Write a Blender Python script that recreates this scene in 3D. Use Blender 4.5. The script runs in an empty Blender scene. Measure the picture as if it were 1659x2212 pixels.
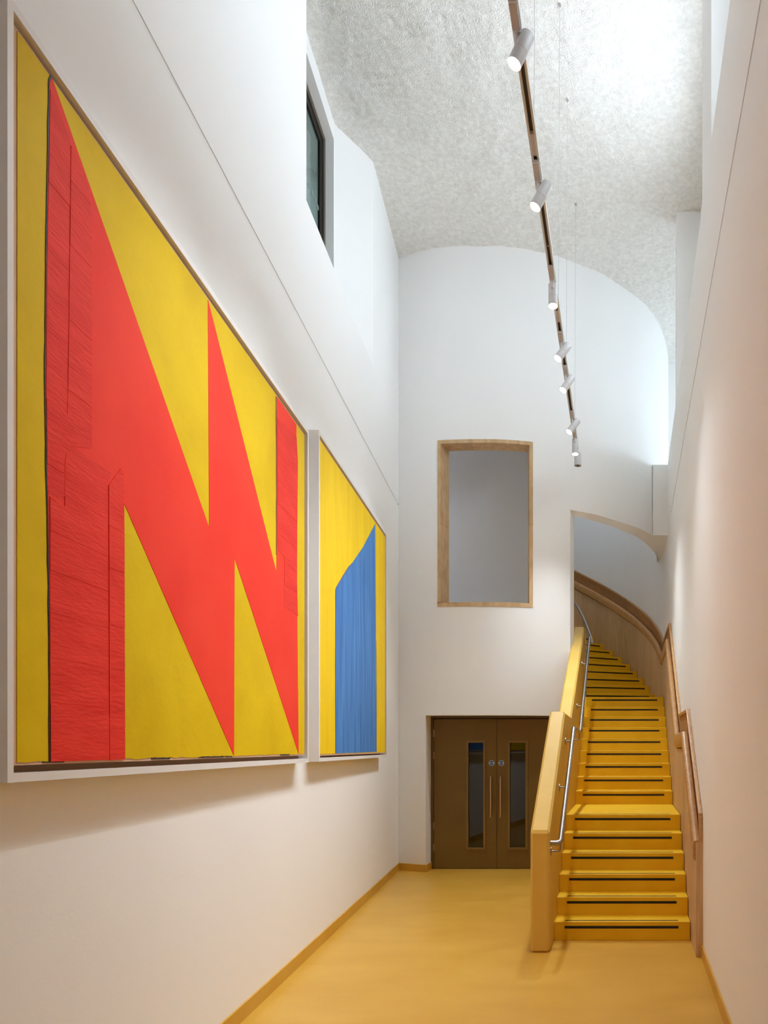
import bpy, bmesh, math, random
from mathutils import Vector, noise
random.seed(7)
scene = bpy.context.scene
C = scene.collection
PI = math.pi

# ------------------------------------------------------------------ camera
cam_d = bpy.data.cameras.new('camera')
cam = bpy.data.objects.new('camera', cam_d)
C.objects.link(cam)
cam.location = (0, 0, 1.70)
cam.rotation_euler = (PI / 2, 0, 0)
cam_d.sensor_width = 36
cam_d.lens = 36 * 1659 / 2212            # 24 mm shift lens, upright frame
cam_d.shift_x = -(1355 - 829.5) / 2212
cam_d.shift_y = (1615 - 1106) / 2212
cam_d.clip_start = .05
scene.camera = cam

# ------------------------------------------------------------------ world, exposure
world = bpy.data.worlds.new('sky')
scene.world = world
world.use_nodes = True
bg = world.node_tree.nodes['Background']
bg.inputs[0].default_value = (.82, .90, 1.0, 1)
bg.inputs[1].default_value = 4.8
vs = scene.view_settings
vs.view_transform = 'Standard'
vs.look = 'None'
vs.exposure = 1.42
vs.gamma = 1
vs.use_curve_mapping = False
cy = scene.cycles
cy.use_denoising = True
cy.use_light_tree = False
cy.use_adaptive_sampling = True
cy.adaptive_threshold = .025
cy.max_bounces = 10
cy.diffuse_bounces = 9
cy.glossy_bounces = 4
cy.transparent_max_bounces = 12
cy.sample_clamp_indirect = 6
SPOT_W = 24.5
SPOT_COL = (.86, .94, 1.0)

def portal(name, loc, rot, sx, sy):
    l = bpy.data.lights.new(name, 'AREA')
    l.shape = 'RECTANGLE'; l.size = sx; l.size_y = sy
    l.cycles.is_portal = True
    o = bpy.data.objects.new(name, l); C.objects.link(o)
    o.location = loc; o.rotation_euler = rot

# ------------------------------------------------------------------ materials
def mat(name, col, rough=.6, metal=0.0, spec=.5, var=0.0, vscale=3.0, stretch=(1, 1, 1), bump=0.0, bscale=40.0,
        col2=None, detail=4.0, bdist=.01):
    m = bpy.data.materials.new(name)
    m.use_nodes = True
    nt = m.node_tree; b = nt.nodes['Principled BSDF']
    b.inputs['Base Color'].default_value = (*col, 1)
    b.inputs['Roughness'].default_value = rough
    b.inputs['Metallic'].default_value = metal
    b.inputs['Specular IOR Level'].default_value = spec
    tc = nt.nodes.new('ShaderNodeTexCoord')
    geo = nt.nodes.new('ShaderNodeNewGeometry')
    if var > 0 or col2:
        mp = nt.nodes.new('ShaderNodeMapping'); mp.inputs['Scale'].default_value = stretch
        nt.links.new(geo.outputs['Position'], mp.inputs['Vector'])
        nz = nt.nodes.new('ShaderNodeTexNoise')
        nz.inputs['Scale'].default_value = vscale; nz.inputs['Detail'].default_value = detail
        nz.inputs['Distortion'].default_value = .4
        nt.links.new(mp.outputs[0], nz.inputs['Vector'])
        cr = nt.nodes.new('ShaderNodeValToRGB')
        c1 = col; c2 = col2 if col2 else tuple(max(0, c * (1 - var)) for c in col)
        cr.color_ramp.elements[0].position = .33; cr.color_ramp.elements[0].color = (*c2, 1)
        cr.color_ramp.elements[1].position = .67; cr.color_ramp.elements[1].color = (*c1, 1)
        nt.links.new(nz.outputs[0], cr.inputs[0])
        nt.links.new(cr.outputs[0], b.inputs['Base Color'])
    if bump > 0:
        mp2 = nt.nodes.new('ShaderNodeMapping'); mp2.inputs['Scale'].default_value = stretch
        nt.links.new(geo.outputs['Position'], mp2.inputs['Vector'])
        n2 = nt.nodes.new('ShaderNodeTexNoise'); n2.inputs['Scale'].default_value = bscale; n2.inputs['Detail'].default_value = 3
        nt.links.new(mp2.outputs[0], n2.inputs['Vector'])
        bp = nt.nodes.new('ShaderNodeBump'); bp.inputs['Strength'].default_value = bump; bp.inputs['Distance'].default_value = bdist
        nt.links.new(n2.outputs[0], bp.inputs['Height']); nt.links.new(bp.outputs[0], b.inputs['Normal'])
    return m

def per_piece(m, amt):
    nt = m.node_tree; b = nt.nodes['Principled BSDF']; src = b.inputs['Base Color'].links[0].from_socket
    oi = nt.nodes.new('ShaderNodeObjectInfo')
    mr = nt.nodes.new('ShaderNodeMapRange'); mr.inputs[3].default_value = 1 - amt; mr.inputs[4].default_value = 1 + amt
    nt.links.new(oi.outputs['Random'], mr.inputs[0])
    hs = nt.nodes.new('ShaderNodeHueSaturation'); nt.links.new(mr.outputs[0], hs.inputs['Value'])
    nt.links.new(src, hs.inputs['Color']); nt.links.new(hs.outputs[0], b.inputs['Base Color'])

def lin(r, g, b):
    f = lambda v: (v / 255 / 12.92) if v / 255 <= .04045 else ((v / 255 + .055) / 1.055) ** 2.4
    return (f(r), f(g), f(b))

M = {}
M['wall'] = mat('white_plaster', (.87, .868, .86), .7, var=.015, vscale=.7, bump=.06, bscale=60)
M['ceil'] = mat('sprayed_plaster', (.88, .87, .835), .9, col2=(.76, .745, .705), vscale=19, detail=4, bump=.9, bscale=75, bdist=.014)
M['floor'] = mat('yellow_resin_floor', lin(208, 161, 64), .36, spec=.4, col2=lin(199, 150, 52), vscale=1.3, stretch=(1, 1.8, 1), detail=3.5, bump=.03, bscale=9)
M['stair'] = mat('yellow_resin_stair', lin(236, 190, 34), .5, spec=.25, col2=lin(230, 180, 20), vscale=3.5, detail=3.5, bump=.05, bscale=30)
M['parapet'] = mat('yellow_parapet', lin(218, 180, 86), .5, spec=.3, col2=lin(212, 172, 74), vscale=2.5, detail=6, bump=.04, bscale=25)
M['tape'] = mat('black_grip', (.012, .011, .01), .7, bump=.3, bscale=400)
M['oak'] = mat('pale_oak', lin(208, 178, 140), .5, spec=.3, col2=lin(192, 160, 120), vscale=5, stretch=(7, 7, .55), detail=3.5, bump=.05, bscale=20)
M['oak_dark'] = mat('handrail_oak', lin(206, 162, 110), .36, spec=.4, col2=lin(188, 140, 88), vscale=6, stretch=(8, 1, 5), detail=3.5, bump=.05, bscale=25)
M['oak_board'] = mat('back_board_oak', lin(178, 130, 82), .5, spec=.3, col2=lin(156, 108, 64), vscale=6, stretch=(8, 1, 5), detail=3.5)
M['joint'] = mat('shadow_strip', (.02, .018, .015), .9)  # near-black for the painted shadow line under the rail and the window gasket
M['steel'] = mat('brushed_steel', (.36, .335, .31), .38, metal=1.0, bump=.05, bscale=300)
M['door'] = mat('brown_door_paint', lin(116, 88, 32), .42, spec=.35, var=.06, vscale=2)
M['bead'] = mat('bead_paint', lin(124, 94, 36), .4)
M['door_frame'] = mat('dark_brown_frame', lin(92, 66, 24), .5)
M['door_gap'] = mat('door_gap', (.01, .008, .006), .9)
M['brass'] = mat('bronze_steel', (.60, .46, .30), .3, metal=1.0)
M['bronze'] = mat('bronze_anodised', (.075, .055, .035), .4, metal=.3)
M['stone'] = mat('sandstone', lin(208, 178, 138), .75, col2=lin(188, 154, 112), vscale=4, stretch=(3, 3, 1.2), detail=3.5, bump=.12, bscale=50)
M['frame'] = mat('white_frame', (.80, .775, .755), .45, var=.03, vscale=6)
M['frame_in'] = mat('frame_inside', lin(150, 124, 98), .7)
M['yellow1'] = mat('ochre_paint', lin(226, 192, 20), .6, spec=.12, col2=lin(214, 178, 12), vscale=2.2, detail=3.5, bump=.18, bscale=26)
M['yellow2'] = mat('bright_yellow_paint', lin(246, 208, 30), .6, spec=.12, col2=lin(236, 196, 24), vscale=3, stretch=(2, 2, .4), detail=3.5, bump=.2, bscale=30)
M['red'] = mat('vermilion_paint', lin(243, 68, 50), .6, spec=.12, col2=lin(236, 58, 44), vscale=2, detail=6, bump=.12, bscale=22)
M['red2'] = mat('collaged_red_paint', lin(236, 62, 50), .6, spec=.12, col2=lin(224, 52, 42), vscale=3, stretch=(1, 1, 5), detail=3.5, bump=.35, bscale=16)
M['blue'] = mat('blue_paint', lin(84, 140, 204), .6, spec=.12, col2=lin(66, 112, 178), vscale=3.5, stretch=(4, 4, .35), detail=3.5, bump=.2, bscale=25)
M['linen'] = mat('raw_linen', lin(214, 178, 148), .8, bump=.2, bscale=300)
M['black_paint'] = mat('black_paint', (.018, .015, .02), .6, bump=.3, bscale=90)
M['lamp'] = mat('lamp_grey_enamel', (.60, .59, .60), .4)
M['track'] = mat('track_aluminium', (.62, .60, .58), .35, metal=.4)
M['slot'] = mat('track_slot', (.045, .032, .022), .6)
M['adapter'] = mat('adapter_plastic', (.50, .45, .41), .5)
M['wire'] = mat('wire_steel', (.60, .60, .61), .5)
M['wire_dark'] = mat('suspension_wire', (.42, .41, .40), .5)
M['sign_blue'] = mat('sign_blue', lin(24, 82, 150), .4)
M['sign_white'] = mat('sign_white', (.85, .85, .85), .4)
M['dark'] = mat('unlit_room_dark', (.16, .14, .12), .9)  # dark colour stands in for the unlit space behind the doors
M['grille'] = mat('grey_grille', (.33, .31, .29), .6)
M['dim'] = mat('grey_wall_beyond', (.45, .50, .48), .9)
M['core'] = mat('grey_core_wall', (.60, .59, .585), .8)  # plain grey, darker than the plaster of the other walls
M['dot'] = mat('frosted_dot', (.22, .24, .24), .8)

per_piece(M['oak'], .12); per_piece(M['oak_dark'], .06); per_piece(M['oak_board'], .08); per_piece(M['stone'], .06)

def emission(name, col, s):
    m = bpy.data.materials.new(name); m.use_nodes = True
    nt = m.node_tree; nt.nodes.clear()
    e = nt.nodes.new('ShaderNodeEmission'); e.inputs[0].default_value = (*col, 1); e.inputs[1].default_value = s
    o = nt.nodes.new('ShaderNodeOutputMaterial'); nt.links.new(e.outputs[0], o.inputs[0])
    return m
M['lens'] = emission('lit_lens', (1.0, .88, .74), 14)

def glass(name, tint, gloss=.10):
    m = bpy.data.materials.new(name); m.use_nodes = True
    nt = m.node_tree; nt.nodes.clear()
    t = nt.nodes.new('ShaderNodeBsdfTransparent'); t.inputs[0].default_value = (*tint, 1)
    g = nt.nodes.new('ShaderNodeBsdfGlossy'); g.inputs['Roughness'].default_value = .02
    mx = nt.nodes.new('ShaderNodeMixShader'); mx.inputs[0].default_value = gloss
    o = nt.nodes.new('ShaderNodeOutputMaterial')
    nt.links.new(t.outputs[0], mx.inputs[1]); nt.links.new(g.outputs[0], mx.inputs[2]); nt.links.new(mx.outputs[0], o.inputs[0])
    return m
M['glass'] = glass('clear_glass', (.93, .96, .97), .05)
M['glass_dim'] = glass('tinted_glass', (.62, .68, .66), .16)
M['glass_door'] = glass('door_glass', (.40, .38, .36), .05)

# ------------------------------------------------------------------ mesh helpers
class MB:
    def __init__(s): s.v = []; s.f = []
    def add(s, vs, fs):
        b = len(s.v); s.v += [tuple(p) for p in vs]; s.f += [tuple(i + b for i in f) for f in fs]; return s
    def box(s, x0, x1, y0, y1, z0, z1):
        return s.add([(x0, y0, z0), (x1, y0, z0), (x1, y1, z0), (x0, y1, z0), (x0, y0, z1), (x1, y0, z1), (x1, y1, z1), (x0, y1, z1)],
                     [(0, 3, 2, 1), (4, 5, 6, 7), (0, 1, 5, 4), (1, 2, 6, 5), (2, 3, 7, 6), (3, 0, 4, 7)])
    def prism(s, a, b):
        n = len(a)
        return s.add(list(a) + list(b), [tuple(range(n - 1, -1, -1)), tuple(range(n, 2 * n))] +
                     [(i, (i + 1) % n, n + (i + 1) % n, n + i) for i in range(n)])
    def plan(s, poly, z0, z1):
        return s.prism([(x, y, z0) for x, y in poly], [(x, y, z1) for x, y in poly])
    def sweep(s, rings, caps=True):
        n = len(rings[0]); vs = [p for r in rings for p in r]; fs = []
        for k in range(len(rings) - 1):
            for i in range(n):
                j = (i + 1) % n
                fs.append((k * n + i, k * n + j, (k + 1) * n + j, (k + 1) * n + i))
        if caps:
            fs.append(tuple(range(n - 1, -1, -1))); fs.append(tuple((len(rings) - 1) * n + i for i in range(n)))
        return s.add(vs, fs)
    def tube(s, pts, r, seg=10, caps=True):
        pts = [Vector(p) for p in pts]; rings = []
        up = None
        for i, p in enumerate(pts):
            t = ((pts[i] - pts[i - 1]).normalized() if i > 0 else Vector()) + ((pts[i + 1] - pts[i]).normalized() if i < len(pts) - 1 else Vector())
            t.normalize()
            if up is None:
                up = Vector((0, 0, 1)) if abs(t.z) < .9 else Vector((1, 0, 0))
            a = (up - t * up.dot(t)).normalized(); bb = t.cross(a); up = a
            rr = r[i] if isinstance(r, (list, tuple)) else r
            rings.append([tuple(p + a * (rr * math.cos(2 * PI * k / seg)) + bb * (rr * math.sin(2 * PI * k / seg))) for k in range(seg)])
        return s.sweep(rings, caps)
    def build(s, name, m, parent=None, smooth=None, base=True, bevel=0.0):
        me = bpy.data.meshes.new(name)
        if parent is not None:
            org = wpos(parent)
        else:
            xs = [p[0] for p in s.v]; ys = [p[1] for p in s.v]; zs = [p[2] for p in s.v]
            org = Vector(((min(xs) + max(xs)) / 2, (min(ys) + max(ys)) / 2, min(zs)))
        me.from_pydata([tuple(Vector(p) - org) for p in s.v], [], s.f)
        bm = bmesh.new(); bm.from_mesh(me)
        bmesh.ops.recalc_face_normals(bm, faces=bm.faces)
        if bevel > 0:
            bmesh.ops.bevel(bm, geom=[e for e in bm.edges if len(e.link_faces) == 2 and e.calc_face_angle(0) > .5], offset=bevel, segments=1, affect='EDGES', profile=.5)
        bm.to_mesh(me); bm.free()
        me.update()
        if smooth:
            for p in me.polygons: p.use_smooth = True
            me.set_sharp_from_angle(angle=math.radians(smooth))
        if m is not None: me.materials.append(M[m] if isinstance(m, str) else m)
        o = bpy.data.objects.new(name, me); C.objects.link(o)
        if parent is not None: o.parent = parent
        else: o.location = org
        return o

def wpos(o):
    v = Vector(o.location)
    while o.parent is not None:
        o = o.parent; v = v + Vector(o.location)
    return v
def empty(name, loc):
    o = bpy.data.objects.new(name, None); C.objects.link(o); o.location = loc; o.empty_display_size = .1
    return o
def tag(o, label=None, cat=None, group=None, kind=None):
    if label: o['label'] = label
    if cat: o['category'] = cat
    if group: o['group'] = group
    if kind: o['kind'] = kind
    return o
def struct(o, label): return tag(o, label, kind='structure')

def wall_cells(front, back, zs, solid):
    """A wall along a plan path: front and back plan points, levels zs, solid(i, j) says which cells are filled."""
    mb = MB(); n = len(front) - 1; m = len(zs) - 1; idx = {}
    def V(i, k, sd):
        key = (i, k, sd)
        if key not in idx:
            p = (front if sd == 0 else back)[i]; idx[key] = len(mb.v); mb.v.append((p[0], p[1], zs[k]))
        return idx[key]
    S = lambda i, j: 0 <= i < n and 0 <= j < m and solid(i, j)
    for i in range(n):
        for j in range(m):
            if not S(i, j): continue
            mb.f.append((V(i, j, 0), V(i + 1, j, 0), V(i + 1, j + 1, 0), V(i, j + 1, 0)))
            mb.f.append((V(i, j, 1), V(i, j + 1, 1), V(i + 1, j + 1, 1), V(i + 1, j, 1)))
            if not S(i, j - 1): mb.f.append((V(i, j, 0), V(i, j, 1), V(i + 1, j, 1), V(i + 1, j, 0)))
            if not S(i, j + 1): mb.f.append((V(i, j + 1, 0), V(i + 1, j + 1, 0), V(i + 1, j + 1, 1), V(i, j + 1, 1)))
            if not S(i - 1, j): mb.f.append((V(i, j, 0), V(i, j + 1, 0), V(i, j + 1, 1), V(i, j, 1)))
            if not S(i + 1, j): mb.f.append((V(i + 1, j, 0), V(i + 1, j, 1), V(i + 1, j + 1, 1), V(i + 1, j + 1, 0)))
    return mb

# ------------------------------------------------------------------ plan of the hall
ZC = 8.50        # ceiling
ZS = 6.12        # ledge on which the upper windows stand
Y0 = -2.6        # end of the hall behind the camera
KL = .1314       # the left wall opens out by this much per metre
NL = math.hypot(1, KL)
def XL(y, n=0.0): return -1.776 + n * NL - KL * y       # left wall face, n metres in front of it
def XR(y): return .595 + .003 * y                       # right wall face
def LW(u, z, n, d0):                                    # point on the left wall: u metres along from depth d0
    y = d0 + u / NL
    return (XL(y, n), y, z)

# ---------------- floor
fl = MB().box(-3.6, 1.2, Y0, 11.6, -.12, 0).build('floor', 'floor')
struct(fl, 'glossy mottled yellow resin floor of the hall')

# ---------------- left wall with the upper recess
ys = [Y0, 6.2, 8.9, 10.8]
wl = wall_cells([(XL(y), y) for y in ys], [(XL(y, -.31), y) for y in ys], [0, ZS, ZC + .1],
                lambda i, j: not (i == 1 and j == 1)).build('wall_left', 'wall')
struct(wl, 'long white plaster wall behind the two paintings')
# set-back window wall and splayed return above the ledge
fr = [(XL(6.1, -.31), 6.1), (XL(6.25, -.31), 6.25), (XL(8.33, -.31), 8.33), (XL(8.36, -.31), 8.36), (XL(8.9, 0), 8.9)]
bk = [(XL(6.1, -.45), 6.1), (XL(6.25, -.45), 6.25), (XL(8.33, -.45), 8.33), (XL(8.40, -.45), 8.40), (XL(9.0, -.2), 9.0)]
wu = wall_cells(fr, bk, [5.9, ZS + .02, 8.30, ZC + .1], lambda i, j: not (i == 1 and j == 1)).build('wall_left_upper', 'wall')
struct(wu, 'white set-back wall around the high left window')

# ---------------- right wall: full height at two piers, and closed near the camera to cut daylight
ys = [Y0, 3.6, 5.59, 6.29, 9.74, 9.95, 12.3]
wr = wall_cells([(XR(y), y) for y in ys], [(XR(y) + .31, y) for y in ys], [0, ZS, ZC + .1],
                lambda i, j: j == 0 or i in (0, 2, 4)).build('wall_right', 'wall')
struct(wr, 'plain white plaster wall right of the stair')
rw = MB().box(XR(5) + .31, XR(5) + .45, 4.9, 5.7, ZS, ZC + .1)  # unseen piece added to keep window light off the near pier
struct(rw.build('wall_right_recess', 'wall'), 'white wall added beside the near right window to narrow its light')
rw = MB().box(XR(9) + .31, XR(9) + .45, 8.5, 9.8, ZS, ZC + .1)  # unseen piece added so the window lights the far pier less
struct(rw.build('wall_right_recess_far', 'wall'), 'white wall added beside the far right window to shade the pier end')
for nm, ya_, yb_ in (('trim_2', 3.55, 4.9), ('trim_3', 6.2, 8.5)):
    rw = MB().box(XR(5) + .31, XR(5) + .45, ya_, yb_, 7.95 if ya_ < 5 else 7.75, ZC + .1)  # lowered so the glass does not overlight the ceiling beside it
    struct(rw.build(nm, 'wall'), 'white lintel added low over a high right window to limit its light')
    rw = MB().box(XR(5) + .31, XR(5) + .45, ya_, yb_, ZS - .1, ZS + .1)
    struct(rw.build(nm, 'wall'), 'white sill under a high right window')
# wall behind the camera
we = MB().box(-2.3, 1.4, Y0 - .25, Y0, 0, ZC + .1).build('wall_near', 'wall')
struct(we, 'white end wall of the hall behind the viewer')

# ---------------- back wall: a bowed, drum-like wall
KEY = [(-3.19, 10.675), (-2.95, 10.565), (-2.74, 10.485), (-2.5, 10.43), (-2.1, 10.40), (-1.7, 10.41), (-1.3, 10.49), (-1.0, 10.605),
       (-.797, 10.72), (-.567, 10.86), (-.35, 11.03), (-.13, 11.27), (.08, 11.50), (.246, 11.73), (.41, 12.05), (.53, 12.40), (.63, 12.80), (.70, 13.25), (.735, 13.7)]
def catmull(P, t):
    n = len(P) - 1; i = min(int(t), n - 1); f = t - i
    p0 = P[max(i - 1, 0)]; p1 = P[i]; p2 = P[i + 1]; p3 = P[min(i + 2, n)]
    return tuple(.5 * (2 * p1[k] + (p2[k] - p0[k]) * f + (2 * p0[k] - 5 * p1[k] + 4 * p2[k] - p3[k]) * f * f + (3 * p1[k] - p0[k] - 3 * p2[k] + p3[k]) * f ** 3) for k in range(2))
fine = [catmull(KEY, i / 12) for i in range(12 * (len(KEY) - 1) + 1)]
def DB(x):
    """depth of the bowed wall at x"""
    for a, b in zip(fine, fine[1:]):
        if a[0] <= x <= b[0]: return a[1] + (b[1] - a[1]) * (x - a[0]) / max(b[0] - a[0], 1e-6)
    return fine[0][1] if x < fine[0][0] else fine[-1][1]
DX0, DX1, DZ = -2.753, -.885, 2.14              # door opening
WX0, WX1, WZ0, WZ1 = -2.58, -1.288, 3.612, 5.875  # stone-framed opening
SX, SZ = -.797, 5.02                            # stair opening: left jamb and flat soffit
xs = sorted(set([round(-3.19 + i * (.41 + 3.19) / 46, 4) for i in range(47)] + [DX0, DX1, WX0, WX1, SX, .41]))
path = [(x, DB(x)) for x in xs]
path += [p for p in fine if p[0] > .42]
def offset(P, d):
    out = []
    for i, p in enumerate(P):
        a = P[max(i - 1, 0)]; b = P[min(i + 1, len(P) - 1)]
        tx, ty = b[0] - a[0], b[1] - a[1]; l = math.hypot(tx, ty)
        out.append((p[0] - ty / l * d, p[1] + tx / l * d))
    return out
# inner face: about 0.3 m behind, along the stair opening as the soffit shows
INN = [(-3.19, 10.98), (-2.6, 10.73), (-2.1, 10.70), (-1.5, 10.75), (-1.1, 10.88), (-.764, 11.02), (-.58, 11.16), (-.25, 11.51), (.106, 12.02), (.313, 12.52), (.47, 13.10), (.535, 13.55), (.535, 13.9), (.50, 14.12)]
inner_fine = [catmull(INN, i / 10) for i in range(10 * (len(INN) - 1) + 1)]
def DI(x):
    for a, b in zip(inner_fine, inner_fine[1:]):
        if a[0] <= x <= b[0]: return a[1] + (b[1] - a[1]) * (x - a[0]) / max(b[0] - a[0], 1e-6)
    return inner_fine[-1][1]
back = []
for (x, y) in path:
    if x <= -1.0: back.append((x, y + .30))
    elif x <= SX: back.append((x + .033 * (x + 1.0) / (.203), y + .30))
    else:
        k = (x - SX) / (.735 - SX)
        # walk along the inner curve
        a = inner_fine[50:]
        q = a[min(int(k ** .92 * (len(a) - 1)), len(a) - 1)]
        back.append(q)
zs = [0, DZ, WZ0, SZ, WZ1, ZS, ZC + .1]
def solid_back(i, j):
    x = (path[i][0] + path[i + 1][0]) / 2; z = (zs[j] + zs[j + 1]) / 2
    if x > SX and z < SZ: return False
    if DX0 < x < DX1 and z < DZ: return False
    if WX0 < x < WX1 and WZ0 < z < WZ1: return False
    return True
wb = wall_cells(path, back, zs, solid_back).build('wall_back', 'wall', smooth=28)
struct(wb, 'bowed white end wall with stone-framed opening, doors and stair arch')
# closing block between the bowed wall and the right wall, its soffit level with the arch
blk = MB().plan([(.40, 12.0), (XR(12) + .02, 12.0), (XR(12.8) + .02, 12.82)] + [(x, DB(x) - .001) for x in (.632, .60, .56, .52, .48, .44)], SZ, ZS).build('trim_1', 'wall')
struct(blk, 'white boxed corner block beside the stair arch')

# ---------------- daylit bay behind the right wall, upper level
bay = MB()
bay.box(XR(11) + .30, 4.3, 9.95, 13.7, ZS - .15, ZS - .004)
bay.box(.93, 4.3, 9.75, 9.95, ZS, ZC + .1)
bay.box(.70, 4.3, 13.55, 13.75, ZS, ZC + .1)
bay.box(4.2, 4.3, 9.95, 11.0, ZS, ZC + .1)
bay.box(4.2, 4.3, 13.35, 13.55, ZS, ZC + .1)
bay.box(4.2, 4.3, 11.0, 13.35, 7.15, ZC + .1)
bay = bay.build('wall_bay', 'wall')
struct(bay, 'white walls of the daylit bay behind the right wall')

def side_window(name, x, y0, y1, z0, z1, label, n=3):
    root = empty(name, (x, (y0 + y1) / 2, z0)); struct(root, label)
    f = MB(); w = .05
    f.box(x - .03, x + .03, y0, y1, z0, z0 + w); f.box(x - .03, x + .03, y0, y1, z1 - w, z1)
    f.box(x - .03, x + .03, y0, y0 + w, z0 + w, z1 - w); f.box(x - .03, x + .03, y1 - w, y1, z0 + w, z1 - w)
    for k in range(1, n):
        yy = y0 + (y1 - y0) * k / n
        f.box(x - .03, x + .03, yy - w / 2, yy + w / 2, z0 + w, z1 - w)
    f.build('window_frame', 'bronze', root)
    for k in range(n):
        a = y0 + (y1 - y0) * k / n + w / 2; b = y0 + (y1 - y0) * (k + 1) / n - w / 2
        MB().box(x - .006, x + .006, a, b, z0 + w, z1 - w).build('pane', 'glass', root)
    portal('portal_' + name, (x + .04, (y0 + y1) / 2, (z0 + z1) / 2), (0, PI / 2, 0), z1 - z0 - .1, y1 - y0 - .1)
side_window('window_2', XR(3) + .37, 3.62, 4.9, ZS + .1, 7.95, 'high bronze window in the near bay of the right wall', 2)
side_window('window_3', XR(8) + .37, 6.26, 8.5, ZS + .1, 7.75, 'high bronze window between the two right piers', 3)
side_window('window_4', 4.25, 11.0, 13.35, ZS, 7.15, 'tall bay window hidden behind the right wall', 3)

# ---------------- ceiling, rough sprayed plaster
mb = MB()
gx0, gx1, gy0, gy1, st = -3.35, 1.45, 6.85, 13.75, .024
nx = int((gx1 - gx0) / st); ny = int((gy1 - gy0) / st)
for j in range(ny + 1):
    for i in range(nx + 1):
        x = gx0 + (gx1 - gx0) * i / nx; y = gy0 + (gy1 - gy0) * j / ny
        h = .5 * abs(noise.noise((x * 17, y * 17, 3.1))) + .34 * abs(noise.noise((x * 33, y * 33, 9.7))) + .35 * noise.noise((x * 4.3, y * 4.3, 1.3))
        mb.v.append((x, y, ZC - .012 + .040 * h))
W = nx + 1
for j in range(ny):
    for i in range(nx):
        mb.f.append((j * W + i, (j + 1) * W + i, (j + 1) * W + i + 1, j * W + i + 1))
b = len(mb.v)
def slab(x0, x1, y0, y1):
    k = len(mb.v); mb.v.extend([(x0, y0, ZC), (x0, y1, ZC), (x1, y1, ZC), (x1, y0, ZC)]); mb.f.append((k, k + 1, k + 2, k + 3))
slab(-3.6, 2.7, Y0 - .3, gy0); slab(gx1, 4.4, gy0, gy1); slab(-3.7, gx0, gy0, gy1)
me = bpy.data.meshes.new('ceiling'); me.from_pydata(mb.v, [], mb.f); me.update()
for p in me.polygons: p.use_smooth = True
me.materials.append(M['ceil'])
ce = bpy.data.objects.new('ceiling', me); C.objects.link(ce)
struct(ce, 'rough sprayed off-white plaster ceiling')
rs = MB().box(-3.9, 4.5, Y0 - .4, 13.8, ZC + .06, ZC + .3).build('roof_slab', 'wall')
struct(rs, 'flat slab over the sprayed ceiling')

# ---------------- baseboards
def skirting(name, pts, side, label, h=.10, t=.014):
    off = offset(pts, side * t)
    mb = MB()
    mb.sweep([[(a[0], a[1], 0), (b[0], b[1], 0), (b[0], b[1], h), (a[0], a[1], h)] for a, b in zip(pts, off)])
    struct(mb.build(name, 'floor'), label)
skirting('baseboard_left', [(XL(y), y) for y in (Y0, 3, 7, 10.67)], -1, 'yellow skirting along the left wall')
skirting('baseboard_back', [(-3.165, DB(-3.165))] + [(x, DB(x)) for x in (-3.05, -2.95, -2.85, -2.753)], -1, 'yellow skirting left of the brown doors')
skirting('baseboard_door', [(DX0, DB(DX0) - .013), (DX0, 10.755)], -1, 'yellow skirting on the door reveal')
skirting('baseboard_right', [(XR(y), y) for y in (Y0, 3, 6.25)], 1, 'yellow skirting along the right wall')

# ---------------- high left window
w1 = empty('window_1', (XL(7.3, -.42), 7.3, ZS)); struct(w1, 'dark bronze high window on the left with grey-green glass')
def LBox(mb, y0, y1, n0, n1, z0, z1):
    return mb.prism([(XL(y0, n0), y0, z0), (XL(y1, n0), y1, z0), (XL(y1, n1), y1, z0), (XL(y0, n1), y0, z0)],
                    [(XL(y0, n0), y0, z1), (XL(y1, n0), y1, z1), (XL(y1, n1), y1, z1), (XL(y0, n1), y0, z1)])
f = MB()
LBox(f, 8.26, 8.33, -.45, -.40, ZS, 8.30); LBox(f, 6.25, 8.26, -.45, -.40, 8.23, 8.30); LBox(f, 6.25, 6.32, -.45, -.40, ZS, 8.23); LBox(f, 6.32, 8.26, -.45, -.40, ZS, ZS + .07)
f.build('window_frame', 'bronze', w1)
g = MB()
LBox(g, 8.20, 8.26, -.45, -.42, ZS + .07, 8.23); LBox(g, 6.32, 8.20, -.45, -.42, 8.17, 8.23)
g.build('gasket', 'joint', w1)
LBox(MB(), 6.32, 8.20, -.44, -.43, ZS + .07, 8.17).build('pane', 'glass_dim', w1)
for k in range(9):
    yc = 8.13 - k * .105; zc = 7.42; r = .028
    ring = [(yc + r * math.cos(a), zc + r * math.sin(a)) for a in [2 * PI * q / 14 for q in range(14)]]
    MB().prism([(XL(y, -.428), y, z) for y, z in ring], [(XL(y, -.426), y, z) for y, z in ring]).build('glass_dot', 'dot', w1)
# room beyond it
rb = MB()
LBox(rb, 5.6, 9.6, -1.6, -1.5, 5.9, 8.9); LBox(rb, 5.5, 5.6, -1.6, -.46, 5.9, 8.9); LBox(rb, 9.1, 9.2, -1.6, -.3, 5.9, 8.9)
LBox(rb, 5.6, 9.6, -1.5, -.45, 5.9, 6.0); LBox(rb, 5.6, 9.6, -1.0, -.32, 8.62, 8.7)  # ceiling stops short: slot added to let sky light brighten this room
struct(rb.build('wall_beyond_window', 'dim'), 'grey room beyond the high left window')

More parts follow.
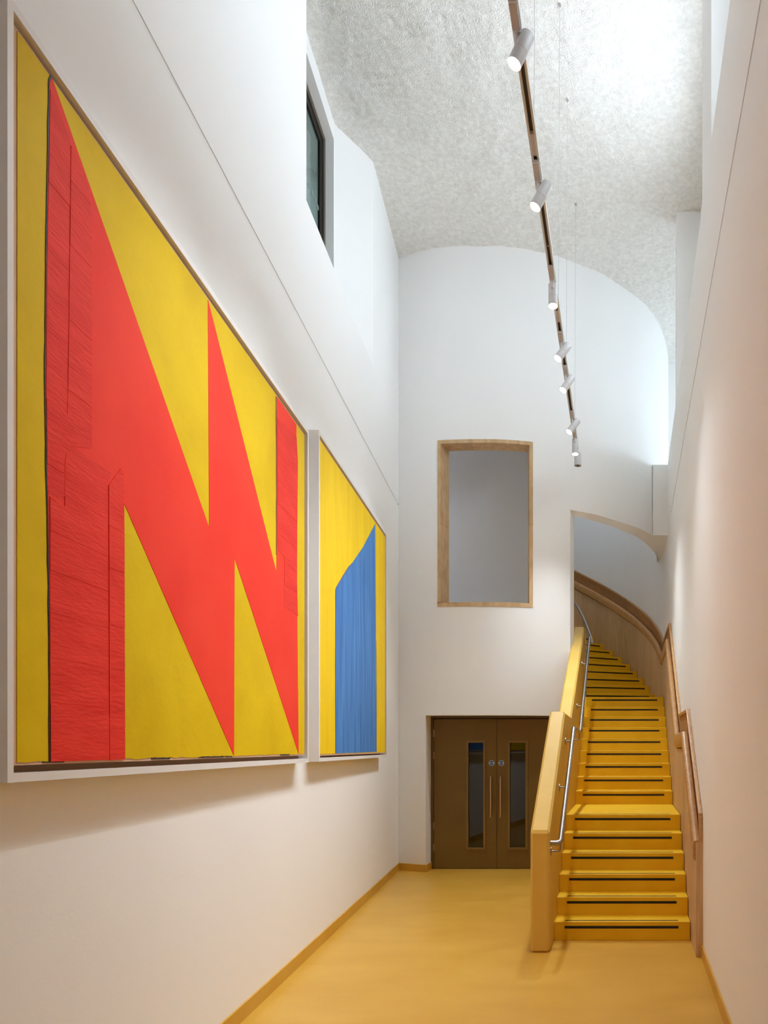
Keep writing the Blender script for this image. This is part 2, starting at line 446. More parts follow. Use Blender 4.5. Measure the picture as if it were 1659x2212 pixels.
# ---------------- stairwell shell behind the bowed wall
SCX, SCY = XR(12.8) - 4.65, 12.8
def SP(phi, R): a = math.radians(phi); return (SCX + R * math.cos(a), SCY + R * math.sin(a))
outer = [(XR(12.3), 12.3), (XR(12.5), 12.5)] + [SP(p, 4.65) for p in range(0, 64, 3)]
outer_b = [(x + .25, y) for x, y in outer[:2]] + [SP(p, 4.90) for p in range(0, 64, 3)]
so = wall_cells(outer, outer_b, [0, ZS - .01, 9.2], lambda i, j: j == 0 or i >= 6).build('wall_stair', 'wall', smooth=30)
struct(so, 'curved white wall of the stairwell')
core = [(-3.3, 10.95), (-3.3, 11.62), (-1.35, 11.62), (-1.35, 12.6), (-1.95, 17.05)]
core_b = [(-3.45, 10.95), (-3.45, 11.8), (-1.5, 11.8), (-1.5, 12.6), (-2.1, 17.05)]
sc_ = wall_cells(core, core_b, [0, 9.2], lambda i, j: True).build('wall_core', 'core')
struct(sc_, 'plain grey wall seen through the stone-framed opening')
sk = MB()
sk.box(-3.6, 1.0, 10.9, 13.3, 9.0, 9.2); sk.box(-3.6, -1.0, 13.3, 15.0, 9.0, 9.2); sk.box(-.15, 1.2, 13.3, 15.0, 9.0, 9.2); sk.box(-3.6, 1.2, 15.0, 17.4, 9.0, 9.2)
struct(sk.build('ceiling_stairwell', 'wall'), 'white ceiling of the stairwell with a rooflight')
rl = empty('window_5', (-.5, 14.3, 9.05)); struct(rl, 'rooflight above the stairwell')
MB().box(-1.0, -.15, 13.3, 15.0, 9.1, 9.115).build('pane', 'glass', rl)
portal('portal_rooflight', (-.575, 14.15, 9.14), (0, 0, 0), .85, 1.7)

# ---------------- stone lining of the opening
st = empty('window_6', ((WX0 + WX1) / 2, DB(-1.93), WZ0)); struct(st, 'opening in the bowed wall lined with tan sandstone')
SF, SD = .008, .26
def arc_bar(x0, x1, z0, z1, n=10, xb0=None, xb1=None):
    xb0 = x0 if xb0 is None else xb0; xb1 = x1 if xb1 is None else xb1
    mb = MB(); rings = []
    for k in range(n + 1):
        x = x0 + (x1 - x0) * k / n; xb = xb0 + (xb1 - xb0) * k / n
        yf = DB(x) - SF; yb = DB(x) + SD
        rings.append([(x, yf, z0), (xb, yb, z0), (xb, yb, z1), (x, yf, z1)])
    return mb.sweep(rings)
T = .047
arc_bar(WX0, -2.122, WZ1 - .05, WZ1).build('stone', 'stone', st)
arc_bar(-2.119, WX1, WZ1 - .05, WZ1).build('stone', 'stone', st)
arc_bar(WX0, WX1, WZ0, WZ0 + .058, 14).build('stone', 'stone', st)
for x0, x1, b0, b1 in ((WX0, WX0 + T, WX0, WX0 + T + .05), (WX1 - T, WX1, WX1 - T - .055, WX1)):
    arc_bar(x0, x1, WZ0 + .060, 4.744, 1, b0, b1).build('stone', 'stone', st)
    arc_bar(x0, x1, 4.748, WZ1 - .052, 1, b0, b1).build('stone', 'stone', st)

# ---------------- double door
DY = 10.76
dr = empty('door_1', (-1.82, DY, 0)); struct(dr, 'pair of dark brown doors with slim glazed panels')
f = MB()
FO = .038
f.box(DX0 + .002, DX0 + FO, DY, DY + .1, 0, DZ - .002); f.box(DX1 - FO, DX1, DY, DY + .1, 0, DZ - .002); f.box(DX0 + FO, DX1 - FO, DY, DY + .1, DZ - .03, DZ - .002)
f.build('door_frame', 'door_frame', dr)
mid = -1.829
LY0, LY1 = DY + .012, DY + .056
def leaf(x0, x1, gx0, gx1, hx, hinge_x):
    z0, z1, gz0, gz1 = .008, 2.100, .298, 1.772
    mb = MB()
    mb.box(x0, gx0, LY0, LY1, z0, z1); mb.box(gx1, x1, LY0, LY1, z0, z1); mb.box(gx0, gx1, LY0, LY1, z0, gz0); mb.box(gx0, gx1, LY0, LY1, gz1, z1)
    lf = mb.build('door_leaf', 'door', dr)
    MB().box(gx0, gx1, LY0 + .018, LY0 + .026, gz0, gz1).build('vision_pane', 'glass_door', lf)
    bd = MB(); w = .026
    bd.box(gx0 - w, gx0 + .004, LY0 - .013, LY0 + .012, gz0 - w, gz1 + w); bd.box(gx1 - .004, gx1 + w, LY0 - .013, LY0 + .012, gz0 - w, gz1 + w)
    bd.box(gx0 + .004, gx1 - .004, LY0 - .013, LY0 + .012, gz0 - w, gz0 + .004); bd.box(gx0 + .004, gx1 - .004, LY0 - .013, LY0 + .012, gz1 - .004, gz1 + w)
    bd.build('glazing_bead', 'bead', lf)
    zb, zt = .705, 1.315
    y = LY0 - .055
    MB().tube([(hx, LY0, zb + .02), (hx, y + .02, zb + .02), (hx, y + .004, zb + .026), (hx, y, zb + .045), (hx, y, zt - .045), (hx, y + .004, zt - .026), (hx, y + .02, zt - .02), (hx, LY0, zt - .02)], .011, 10).build('pull_handle', 'brass', lf, smooth=40)
    for hz in (.30, .605, 1.59, 1.90):
        MB().tube([(hinge_x, LY0 - .004, hz - .05), (hinge_x, LY0 - .004, hz + .05)], .008, 8).build('hinge', 'brass', lf, smooth=40)
leaf(DX0 + FO + .004, mid - .003, -2.231, -2.014, -1.907, DX0 + FO + .001)
leaf(mid + .003, DX1 - FO - .004, -1.649, -1.422, -1.769, DX1 - FO - .001)
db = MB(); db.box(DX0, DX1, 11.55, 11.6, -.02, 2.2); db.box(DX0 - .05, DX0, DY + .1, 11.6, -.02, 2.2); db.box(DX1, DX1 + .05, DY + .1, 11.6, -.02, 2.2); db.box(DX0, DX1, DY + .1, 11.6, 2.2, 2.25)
struct(db.build('wall_lobby', 'dark'), 'space behind the brown doors, coloured dark to read as unlit')

# ---------------- round blue signs on the doors
def text_mesh(txt, size):
    cu = bpy.data.curves.new('t', 'FONT'); cu.body = txt; cu.size = size; cu.align_x = 'CENTER'; cu.align_y = 'CENTER'; cu.extrude = .0004
    o = bpy.data.objects.new('t', cu); C.objects.link(o)
    dg = bpy.context.evaluated_depsgraph_get(); dg.update()
    me = bpy.data.meshes.new_from_object(o.evaluated_get(dg))
    bpy.data.objects.remove(o); return me
for x, side in ((-1.902, 'left'), (-1.767, 'right')):
    zc = 1.484; y = LY0
    root = empty('fire_door_sign', (x, y, zc - .039))
    tag(root, 'round blue fire sign above the %s door handle' % side, 'sign', 'round blue door signs')
    def disc(r, y0, y1):
        ring = [(x + r * math.cos(2 * PI * q / 28), zc + r * math.sin(2 * PI * q / 28)) for q in range(28)]
        return MB().prism([(a, y0, c) for a, c in ring], [(a, y1, c) for a, c in ring])
    disc(.039, y - .001, y - .0004).build('sign_rim', 'sign_white', root)
    disc(.0345, y - .0018, y - .001).build('sign_face', 'sign_blue', root)
    MB().box(x - .0385, x - .026, y - .0026, y - .0018, zc - .004, zc + .004).build('sign_bar', 'sign_white', root)
    MB().box(x + .026, x + .0385, y - .0026, y - .0018, zc - .004, zc + .004).build('sign_bar', 'sign_white', root)
    for txt, dz in (('Fire door', .009), ('keep shut', -.009)):
        me = text_mesh(txt, .0155); me.materials.append(M['sign_white'])
        o = bpy.data.objects.new('sign_text', me); C.objects.link(o); o.parent = root
        o.location = (0, -.0024, .039 + dz); o.rotation_euler = (PI / 2, 0, 0)

# ------------------------------------------------------------------ staircase
R = .166
sx0 = -.645
def PX(y): return XR(y) - .055          # face of the oak panelling
stair = empty('staircase', (-.04, 6.77, 0))
tag(stair, 'yellow resin staircase with black grip strips climbing to the curved stairwell', 'staircase')
Y1, T1, Y7, T2 = 6.768, .2645, 9.54, .305
def Yn(n): return Y1 + (n - 1) * T1 if n <= 6 else Y7 + (n - 7) * T2
for n in range(1, 15):
    y0 = Yn(n); y1 = Yn(n + 1)
    z1 = n * R; z0 = 0 if n <= 2 else z1 - 2 * R
    x1 = PX(y0) - .004
    s = MB().box(sx0, x1, y0, y1, z0, z1).build('step', 'stair', stair, bevel=.004)
    MB().box(sx0 + .093, x1 - .105, y0 - .0015, y0 + .001, z1 - .060, z1 - .037).build('riser_strip', 'tape', s)
    MB().box(sx0 + .093, x1 - .105, y0 + .035, y0 + .058, z1 - .001, z1 + .0015).build('tread_strip', 'tape', s)
def phi_n(n): return 11.4 + 4.04 * (n - 16)
RO, RI = 4.6 - .004, 3.05
# quarter landing (step 15) then winders
z1 = 15 * R; y0 = Yn(15)
arc = [SP(a, RO) for a in (0, 3, 6, 9, phi_n(16))]
poly = [(sx0, y0), (PX(y0) - .004, y0)] + arc + [SP(phi_n(16), RI), (-1.2, 12.6), (-.80, 12.2)]
s = MB().plan(poly, z1 - 2 * R, z1).build('step', 'stair', stair, bevel=.004)
MB().box(sx0 + .093, PX(y0) - .109, y0 - .0015, y0 + .001, z1 - .060, z1 - .037).build('riser_strip', 'tape', s)
MB().box(sx0 + .093, PX(y0) - .109, y0 + .035, y0 + .058, z1 - .001, z1 + .0015).build('tread_strip', 'tape', s)
for n in range(16, 29):
    z1 = n * R; a0, a1 = phi_n(n), phi_n(n + 1)
    poly = [SP(a0, RI), SP(a0, RO), SP((a0 + a1) / 2, RO), SP(a1, RO), SP(a1, RI)]
    s = MB().plan(poly, z1 - 2 * R, z1).build('step', 'stair', stair, bevel=.004)
    da = math.degrees(.0015 / 4); q0 = [SP(a0 - da, 3.25), SP(a0 - da, RO - .10), SP(a0 + da, RO - .10), SP(a0 + da, 3.25)]
    MB().plan(q0, z1 - .060, z1 - .037).build('riser_strip', 'tape', s)
    d0 = math.degrees(.035 / 4); d1 = math.degrees(.058 / 4); q1 = [SP(a0 + d0, 3.25), SP(a0 + d0, RO - .10), SP(a0 + d1, RO - .10), SP(a0 + d1, 3.25)]
    MB().plan(q1, z1 - .001, z1 + .0015).build('tread_strip', 'tape', s)
# parapet
PZ = [(6.366, 0), (6.366, 1.006), (7.97, 2.075), (8.88, 2.055), (11.6, 3.53), (11.6, 0)]
px0 = -.804
prof = MB().prism([(px0, y, z) for y, z in PZ], [(sx0, y, z) for y, z in PZ])
par = prof.build('stair_parapet', 'parapet', None, bevel=.019)
tag(par, 'solid yellow parapet wall along the open side of the stair', 'parapet')

# ------------------------------------------------------------------ oak panelling and handrail on the right
def rail_path():
    """plan point, inward normal, height of the rail top"""
    P = []
    def z_straight(y):
        for (a, za), (b, zb) in zip(RK, RK[1:]):
            if a <= y <= b: return za + (zb - za) * (y - a) / (b - a)
        return RK[-1][1]
    return z_straight
RK = [(6.25, .945), (7.62, 1.865), (8.82, 1.865), (11.04, 3.27), (12.9, 3.27)]
zr = rail_path()
def zarc(phi): return 3.27 + .0407 * max(0, phi - 2.2)
def stair_z(y):
    if y < Y1: return 0
    n = 0
    for k in range(1, 16):
        if y >= Yn(k) - 1e-6: n = k
    return n * R
panel = empty('oak_panelling', (XR(6.25), 6.25, 0))
tag(panel, 'oak wainscot panelling lining the right side of the stair', 'panelling')
ybr = [6.25, 6.52, 6.86, 7.18, 7.50, 7.82, 8.16, 8.50, 8.84, 9.20, 9.54, 9.88, 10.22, 10.56, 10.90, 11.24, 11.58, 11.92, 12.30, 12.795]
RH = .165
for a, b in zip(ybr, ybr[1:]):
    a2, b2 = a + .0012, b - .0012
    zs_ = sorted([a2, b2] + [y for y, _ in RK if a2 < y < b2])
    lo = max(0, stair_z(a2 - .35) - .2) if a > 6.6 else 0
    top = [(y, zr(y) - RH - .009) for y in zs_]
    side = [(b2, lo), (a2, lo)]
    pr = top + side
    MB().prism([(PX(y), y, z) for y, z in pr], [(XR(y) - .002, y, z) for y, z in pr]).build('plank', 'oak', panel)
pbr = [0, 4.5, 9.3, 13.8, 18.6, 23.5, 28.2, 33.2, 38.2, 43.2, 48.2, 53.2, 58]
for a, b in zip(pbr, pbr[1:]):
    ks = [a + .014 + (b - a - .028) * k / 4 for k in range(5)]
    mb = MB(); rings = []
    for p in ks:
        lo = R * (16 + (p - 11.4) / 4.04) - .5 if p > 7 else 2.2
        zt = zarc(p) - RH - .009
        i = SP(p, 4.6); o = SP(p, 4.648)
        rings.append([(i[0], i[1], lo), (o[0], o[1], lo), (o[0], o[1], zt), (i[0], i[1], zt)])
    mb.sweep(rings); mb.build('plank', 'oak', panel, smooth=30)

rail = empty('oak_handrail', (XR(6.25), 6.25, .8))
tag(rail, 'moulded oak handrail with recessed back board on the right wall', 'handrail')
def sect(kind):
    if kind == 'handrail':   # (distance from the wall, height above the rail top)
        pts = [(.004, -RH), (.066, -RH), (.078, -RH + .02), (.080, -.05)]
        for k in range(7):
            a = k / 6 * PI; pts.append((.048 + .032 * math.cos(a), -.032 + .032 * math.sin(a)))
        pts += [(.016, -.06), (.004, -.06)]
        return pts
    if kind == 'back_board': return [(.003, -.055), (.013, -.055), (.010, .05), (.013, .186), (.003, .186)]
    if kind == 'shadow_strip': return [(.003, -RH - .016), (.0505, -RH - .016), (.0505, -RH + .002), (.003, -RH + .002)]  # solid near-black strip standing in for the shadow line below the rail
    return [(.003, .187), (.030, .187), (.034, .195), (.034, .218), (.028, .222), (.003, .222)]
def straight_ring(y, kind, z=None):
    zz = zr(y) if z is None else z
    return [(XR(y) - d, y, zz + h) for d, h in sect(kind)]
def arc_ring(p, kind):
    return [(*SP(p, 4.65 - d), zarc(p) + h) for d, h in sect(kind)]
for kind, m_ in (('handrail', 'oak_dark'), ('back_board', 'oak_board'), ('top_trim', 'oak_dark'), ('shadow_strip', 'joint')):
    for a, b in ((6.25, 7.62), (7.62, 8.82), (8.82, 11.04), (11.04, 12.795)):
        MB().sweep([straight_ring(a + .0006, kind), straight_ring(b - .0006, kind)]).build(kind, m_, rail, smooth=35)
    cuts = [0, 2.2, 17, 30, 42, 58]
    for a, b in zip(cuts, cuts[1:]):
        nseg = max(2, int((b - a) / 1.5))
        MB().sweep([arc_ring(a + .008 + (b - a - .016) * k / nseg, kind) for k in range(nseg + 1)]).build(kind, m_, rail, smooth=35)
# the lower end post of the panelling
MB().box(PX(6.25) - .001, XR(6.2), 6.228, 6.2485, 0, .93).build('end_strip', 'oak', panel)
# end return of the back board
MB().box(XR(6.24) - .034, XR(6.24) - .003, 6.228, 6.249, .93, 1.14).build('end_block', 'oak_dark', rail)

# ------------------------------------------------------------------ steel handrail on the parapet
sr = empty('steel_handrail', (-.56, 6.45, .8))
tag(sr, 'brushed steel tube handrail fixed to the yellow parapet', 'handrail')
rx = -.562
RT = [(6.40, .90), (6.47, .905), (8.07, 1.905), (9.15, 1.885), (11.46, 3.335)]
def bend(p, q, r, k=.07):
    p, q, r = Vector(p), Vector(q), Vector(r)
    a = q + (p - q).normalized() * k; c = q + (r - q).normalized() * k
    return [tuple(a * (1 - t) ** 2 + q * 2 * t * (1 - t) + c * t * t) for t in (0, .25, .5, .75, 1)]
A = (sx0 + .002, 6.44, .90); B = (rx, 6.44, .90)
P3 = [(rx, 8.07, 1.905), (rx, 9.15, 1.885), (rx, 11.46, 3.335)]
pts = [A] + bend(A, B, P3[0], .04) + bend(B, P3[0], P3[1], .03) + bend(P3[0], P3[1], P3[2], .03) + [P3[2]]
MB().tube(pts, .0215, 14).build('rail_tube', 'steel', sr, smooth=50)
def rail_z(y):
    if y < 8.07: return .90 + (y - 6.44) / (8.07 - 6.44) * 1.005
    if y < 9.15: return 1.905 - (y - 8.07) / 1.08 * .02
    return 1.885 + (y - 9.15) / 2.31 * 1.45
for y in (6.475, 7.28, 8.0, 9.05, 9.85, 10.9):
    z = rail_z(y) - .02; zb = z - .075
    br = MB().tube([(rx, y, z), (rx, y, zb + .025), (rx - .007, y, zb + .007), (rx - .025, y, zb), (sx0 + .004, y, zb)], .0075, 8).build('bracket', 'steel', sr, smooth=50)
    MB().tube([(sx0 + .0005, y, zb), (sx0 + .007, y, zb)], .036, 18).build('fixing_plate', 'steel', br, smooth=50)
# rail of the curved flight
s2 = empty('curved_steel_rail', (-.56, 12.1, 2.49))
tag(s2, 'curved steel rail rising left inside the stair arch', 'handrail')
KP = [(-.548, 12.02, 3.33), (-.60, 12.33, 3.52), (-.66, 12.6, 3.68), (-.78, 13.1, 3.98), (-.93, 13.6, 4.26), (-1.10, 14.1, 4.50), (-1.28, 14.6, 4.72)]
def cat3(P, t):
    n = len(P) - 1; i = min(int(t), n - 1); f = t - i
    p0 = P[max(i - 1, 0)]; p1 = P[i]; p2 = P[i + 1]; p3 = P[min(i + 2, n)]
    return tuple(.5 * (2 * p1[k] + (p2[k] - p0[k]) * f + (2 * p0[k] - 5 * p1[k] + 4 * p2[k] - p3[k]) * f * f + (3 * p1[k] - p0[k] - 3 * p2[k] + p3[k]) * f ** 3) for k in range(3))
MB().tube([cat3(KP, k / 5) for k in range(31)], .0215, 12).build('rail_tube', 'steel', s2, smooth=50)
MB().tube([(-.655, 12.06, 2.49), (-.655, 12.06, 3.50)], .012, 10).build('post', 'steel', s2, smooth=50)
for zz in (3.33, 3.24):
    MB().tube([(-.655, 12.06, zz), (-.60, 12.06, zz)], .011, 8).build('bracket', 'steel', s2, smooth=50)

# ------------------------------------------------------------------ paintings on the left wall
def clip_band(poly, z0, z1):
    def cl(P, inside, z):
        out = []
        for i in range(len(P)):
            a, b = P[i - 1], P[i]
            ia, ib = inside(a[1]), inside(b[1])
            if ia != ib:
                t = (z - a[1]) / (b[1] - a[1]); out.append((a[0] + (b[0] - a[0]) * t, z))
            if ib: out.append(b)
        return out
    P = cl(poly, lambda v: v >= z0, z0)
    return cl(P, lambda v: v <= z1, z1) if P else []
def wall_prism(poly, n0, n1, d0):
    return MB().prism([LW(u, z, n0, d0) for u, z in poly], [LW(u, z, n1, d0) for u, z in poly])
def rect(u0, u1, z0, z1): return [(u0, z0), (u1, z0), (u1, z1), (u0, z1)]
def ragged(u0, u1, z, amp, n):
    return [(u0 + (u1 - u0) * k / n, z + random.uniform(-amp, amp)) for k in range(n + 1)]
def framed(name, d0, w, z0, z1, label, ymat, canvas, nc):
    root = empty(name, LW(w / 2, z0, 0, d0)); tag(root, label, 'painting', 'framed abstract paintings on the left wall')
    t = .030; NF = .10
    for poly in ([(0, z0), (w, z0), (w - t, z0 + t), (t, z0 + t)], [(0, z1), (t, z1 - t), (w - t, z1 - t), (w, z1)],
                 [(0, z0), (t, z0 + t), (t, z1 - t), (0, z1)], [(w, z0), (w, z1), (w - t, z1 - t), (w - t, z0 + t)]):
        wall_prism(poly, .012, NF, d0).build('frame_rail', 'frame', root)
    wall_prism(rect(t * .5, w - t * .5, z0 + t * .5, z1 - t * .5), .004, .03, d0).build('backing', 'frame_in', root)
    u0, u1, c0, c1 = canvas
    ln = wall_prism(rect(u0, u1, c0, c1), .032, nc - .003, d0).build('canvas', 'linen', root)
    n = 60
    pl = ragged(u0 + .026, u1 - .006, c0 + .012, .004, n) + [(u1 - .005, c1 - .008)] + list(reversed(ragged(u0 + .028, u1 - .006, c1 - .008, .002, 20)))
    pt = wall_prism(pl, nc - .0035, nc, d0).build('ground_paint', ymat, root)
    return root
F1, F2 = 2.4924 - .013, 6.217 - .013
p1 = framed('framed_painting', F1, 3.463, 1.586, 4.138, 'large white-framed painting of jagged red letterlike shape on ochre yellow', 'yellow1', (.045, 3.405, 1.641, 4.090), .085)
nc = .085
red = [(.259, 4.085), (1.625, 2.872), (1.609, 4.078), (2.736, 2.886), (2.743, 4.078), (3.188, 4.075), (3.206, 2.845), (3.246, 1.652), (1.985, 2.798), (1.975, 1.652),
       (.750, 2.729), (.752, 2.217), (.756, 1.651), (.248, 1.650), (.243, 2.219), (.235, 2.595), (.224, 2.952), (.227, 3.428), (.235, 3.696), (.240, 4.054)]
wall_prism(red, nc - .002, nc + .0016, F1).build('red_shape', 'red', p1)
sheets = [
    ([(.245, 4.033), (.366, 3.946), (.352, 2.822), (.323, 2.726), (.334, 2.602), (.243, 2.595), (.229, 2.610), (.224, 2.952), (.229, 3.430)], [2.5, 2.70, 2.93, 3.19, 3.46, 3.70, 4.05], .0022),
    ([(.369, 3.931), (.473, 3.869), (.505, 3.765), (.505, 3.603), (.508, 3.352), (.508, 2.863), (.346, 2.809), (.357, 3.287)], [2.78, 3.02, 3.28, 3.56, 3.80, 4.0], .0034),
    ([(.346, 2.806), (.381, 2.819), (.650, 2.817), (.618, 2.758), (.632, 1.653), (.248, 1.650), (.243, 2.219), (.243, 2.590), (.331, 2.583), (.334, 2.747)], [1.64, 1.86, 2.02, 2.18, 2.33, 2.47, 2.62, 2.85], .0028),
    ([(.629, 2.761), (.718, 2.859), (.741, 2.853), (.748, 2.724), (.756, 1.651), (.636, 1.649)], [1.64, 1.78, 2.02, 2.20, 2.43, 2.60, 2.9], .0042),
    ([(2.753, 3.935), (3.188, 3.983), (3.223, 3.809), (3.206, 3.460), (3.200, 2.912), (3.225, 2.672), (2.904, 2.684), (2.904, 3.031), (2.773, 3.043), (2.753, 3.101)], [2.6, 2.84, 2.99, 3.16, 3.36, 3.52, 3.7, 4.0], .0028)]
for poly, zz, h in sheets:
    for a, b in zip(zz, zz[1:]):
        q = clip_band(poly, a + .0008, b - .0008)
        if len(q) >= 3:
            hh = h + random.uniform(-.0004, .0014)
            wall_prism(q, nc, nc + hh, F1).build('collaged_strip', 'red2', p1)
def stroke(line, w, n0, n1, d0, nm, m_, root):
    P = []
    for i in range(len(line) - 1):
        (u0, z0), (u1, z1) = line[i], line[i + 1]
        k = 8
        P += [(u0 + (u1 - u0) * j / k, z0 + (z1 - z0) * j / k) for j in range(k)]
    P.append(line[-1])
    L = [(u - w * random.uniform(.5, 1.1), z) for u, z in P]; Rr = [(u + w * random.uniform(.2, .5), z) for u, z in P]
    wall_prism(L + Rr[::-1], n0, n1, d0).build(nm, m_, root)
stroke([(.252, 4.085), (.241, 4.056), (.223, 3.426), (.218, 2.949), (.229, 2.593), (.240, 2.218), (.246, 1.651)], .0065, nc - .001, nc + .0022, F1, 'black_line', 'black_paint', p1)
stroke([(2.728, 4.070), (2.738, 3.473), (2.735, 3.001)], .008, nc - .001, nc + .002, F1, 'black_line', 'black_paint', p1)
for k in range(7):
    u = random.uniform(.15, 3.2); l = random.uniform(.05, .22)
    wall_prism([(u, 1.647)] + [(u + l * j / 5, 1.652 + random.uniform(-.001, .003)) for j in range(6)] + [(u + l, 1.646)], nc - .003, nc + .0005, F1).build('black_fleck', 'black_paint', p1)

p2 = framed('framed_painting', F2, 3.042, 1.586, 4.268, 'white-framed bright yellow painting with blue slant-topped block, nearer the doors', 'yellow2', (.045, 2.997, 1.634, 4.224), .088)
nc = .088
blue = [(.590, 3.106), (1.086, 3.400), (1.727, 3.762), (2.387, 4.200), (2.419, 3.336), (2.459, 1.653), (.590, 1.648)]
wall_prism(blue, nc - .002, nc + .0018, F2).build('blue_shape', 'blue', p2)
stroke([(.588, 3.10), (.586, 2.4), (.588, 1.65)], .009, nc - .001, nc + .0012, F2, 'dark_line', 'black_paint', p2)
stroke([(2.462, 2.9), (2.464, 2.2), (2.466, 1.65)], .007, nc - .001, nc + .0012, F2, 'dark_line', 'black_paint', p2)
sl = [(.60, 3.108), (.85, 3.262), (1.086, 3.400), (1.25, 3.490)]
wall_prism([(u, z - .010) for u, z in sl] + [(u, z + dz) for (u, z), dz in zip(reversed(sl), (.002, .016, .012, .008))], nc - .001, nc + .0012, F2).build('dark_line', mat('violet_edge', lin(92, 84, 130), .6), p2)

# ------------------------------------------------------------------ hanging cables on both walls
cl = empty('picture_cable', LW(0, 5.06, .006, Y0 + .05))
tag(cl, 'thin steel picture cable stretched along the left wall above the paintings', 'cable')
MB().tube([(XL(y, .007), y, 5.06) for y in (Y0 + .05, 4, 8, 10.60)], .0026, 6).build('cable', 'wire', cl)
MB().tube([(XL(10.6, .001), 10.6, 5.06), (XL(10.6, .016), 10.6, 5.06)], .011, 10).build('anchor', 'wire', cl)
cr = empty('picture_cable', (XR(5), Y0 + .05, 5.05))
tag(cr, 'thin steel picture cable stretched along the right wall', 'cable')
MB().tube([(XR(y) - .007, y, 5.05) for y in (Y0 + .05, 4, 8, 10.9)], .0028, 6).build('cable', 'wire', cr)
MB().tube([(XR(10.9) - .001, 10.9, 5.05), (XR(10.9) - .012, 10.9, 5.05)], .006, 10).build('anchor', 'wire', cr)

# ------------------------------------------------------------------ suspended lighting track
ZT = 5.60
def TX(y): return -.597 - (y - 4.0) * .0106
tr = empty('lighting_track', (TX(4), 4.0, ZT))
tag(tr, 'long suspended aluminium lighting track hung on thin wires', 'lighting track')
def along(mb, y0, y1, dx0, dx1, z0, z1):
    return mb.prism([(TX(y0) + dx0, y0, z0), (TX(y0) + dx1, y0, z0), (TX(y1) + dx1, y1, z0), (TX(y1) + dx0, y1, z0)],
                    [(TX(y0) + dx0, y0, z1), (TX(y0) + dx1, y0, z1), (TX(y1) + dx1, y1, z1), (TX(y1) + dx0, y1, z1)])
ya, yb = 1.0, 10.02
t = MB(); hw = .026
along(t, ya, yb, -hw, -hw + .014, ZT, ZT + .05); along(t, ya, yb, hw - .014, hw, ZT, ZT + .05); along(t, ya, yb, -hw + .014, hw - .014, ZT + .042, ZT + .05)
t.build('track_profile', 'track', tr)
along(MB(), ya, yb, -hw + .0145, hw - .0145, ZT + .02, ZT + .0415).build('track_slot', 'slot', tr)
for y in (4.97, 6.95):
    along(MB(), y - .09, y + .09, -hw + .0142, hw - .0142, ZT - .0005, ZT + .02).build('track_coupler', 'adapter', tr)
for y in (4.32, 5.34, 6.0, 6.75, 8.25):
    along(MB(), y - .008, y + .008, -.003, .003, ZT + .018, ZT + .0205).build('contact', 'sign_white', tr)
for y in (3.0, 5.0, 7.02, 8.05, 9.6):
    MB().tube([(TX(y), y, ZT + .05), (TX(y) + .012, y, ZC + .002)], .0015, 5).build('suspension_wire', 'wire_dark', tr)
    MB().tube([(TX(y) + .012, y, ZC - .022), (TX(y) + .012, y, ZC + .02)], .014, 10).build('ceiling_anchor', 'wire_dark', tr)

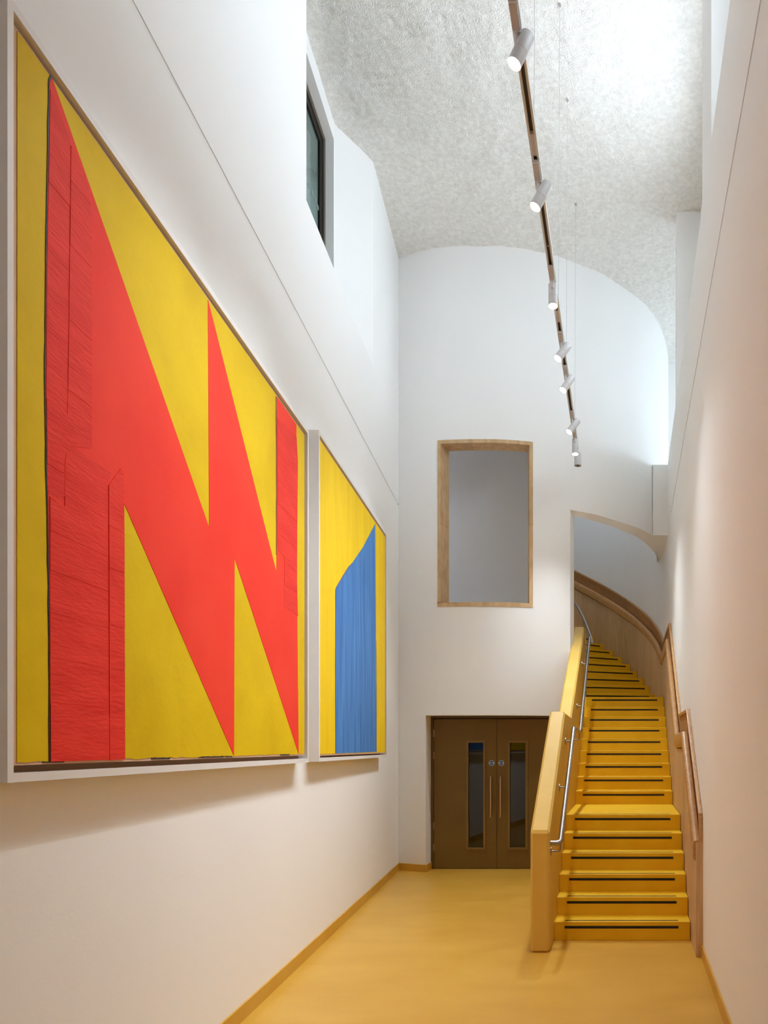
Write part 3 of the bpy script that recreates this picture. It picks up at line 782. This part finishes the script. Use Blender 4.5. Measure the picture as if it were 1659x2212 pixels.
def spot_lamp(y, d, label, stem_dx=-.035, power=1.0, size=62):
    x = TX(y); d = Vector(d).normalized()
    root = empty('spot_lamp', (x, y, ZT)); tag(root, label, 'spotlight', 'spotlights on the suspended track')
    ad = MB(); along(ad, y - .155, y - .006, -.021, .021, ZT - .022, ZT - .0006); ad.build('adapter', 'adapter', root)
    cl_ = MB(); along(cl_, y - .168, y - .156, -.023, .023, ZT - .020, ZT - .0006); cl_.build('adapter_clip', 'lamp', root)
    piv = Vector((x, y + .012, ZT - .03))
    MB().tube([(x, y + .012, ZT - .001), (x, y + .012, ZT - .024)], .022, 14).build('collar', 'lamp', root, smooth=50)
    r = .0385; L = .195
    side = Vector((1, 0, 0)) - d * d.x; side.normalize()
    c = piv + Vector((0, 0, -.045)) + d * .028 + side * (-stem_dx - .0)
    if abs(d.x) < .15: c = piv + Vector((0, .0, -.04)) + d * .05 + Vector((0, .045, 0))
    re = c - d * (L / 2); fe = c + d * (L / 2)
    MB().tube([piv + Vector((0, 0, .012)), piv + Vector((0, 0, -.05))], .0125, 10).build('stem', 'lamp', root, smooth=50)
    s0 = re + d * (L * .56)
    MB().tube([re, re + d * .004, s0], [r - .003, r, r], 26).build('lamp_body', 'lamp', root, smooth=40)
    MB().tube([s0 + d * .0015, fe - d * .001], r, 26, caps=True).build('lamp_head', 'lamp', root, smooth=40)
    MB().tube([s0, s0 + d * .0015], r - .0015, 22).build('joint_ring', 'slot', root)
    MB().tube([fe - d * .001, fe + d * .0006], r - .003, 24).build('lens', 'lens', root)
    l = bpy.data.lights.new('spot_beam', 'SPOT'); l.energy = SPOT_W * power * 4; l.color = SPOT_COL
    l.spot_size = math.radians(size); l.spot_blend = 1.0; l.shadow_soft_size = .035
    o = bpy.data.objects.new('spot_beam', l); C.objects.link(o)
    o.location = fe + d * .006; o.rotation_mode = 'QUATERNION'; o.rotation_quaternion = d.to_track_quat('-Z', 'Y')
spot_lamp(4.16, (-.36, -.13, -.92), 'nearest spotlight of the track, largest, aimed at the red painting', power=1.05, size=86)
spot_lamp(5.26, (-.42, -.12, -.90), 'second spotlight from the near end of the track, tilted left', power=1.05, size=86)
spot_lamp(6.37, (.02, -.12, -.99), 'third spotlight of the track, pointing straight down', power=0.9, size=110)
spot_lamp(7.35, (-.48, -.30, -.82), 'fourth spotlight of the track, tilted left below the upright one', power=0.6, size=72)
spot_lamp(7.99, (-.46, -.28, -.84), 'fifth spotlight of the track, tilted left', power=0.6, size=72)
spot_lamp(9.05, (-.50, -.28, -.82), 'sixth spotlight of the track, tilted left near the stone-framed opening', power=0.8, size=88)
spot_lamp(9.60, (.02, -.10, -.99), 'small upright spotlight beside the unlit end cylinder of the track', power=1.75, size=104)
# unlit cylinder at the end of the track
ec = empty('track_end_unit', (TX(10.05), 10.07, 5.36)); tag(ec, 'unlit white cylinder with grey grille at the far end of the track', 'ceiling unit')
ex = TX(10.05) + .012
MB().tube([(ex, 10.07, 5.40), (ex, 10.07, 5.555), (ex, 10.07, 5.56)], [.047, .047, .043], 28).build('housing', 'lamp', ec, smooth=40)
MB().tube([(ex, 10.07, 5.396), (ex, 10.07, 5.3995)], .045, 28).build('grille', 'grille', ec, smooth=40)
MB().tube([(ex, 10.07, 5.392), (ex, 10.07, 5.396)], .016, 16).build('sensor', 'slot', ec, smooth=40)
MB().tube([(ex, 10.07, 5.56), (ex, 10.05, 5.65)], .004, 8).build('hanger', 'wire', ec)
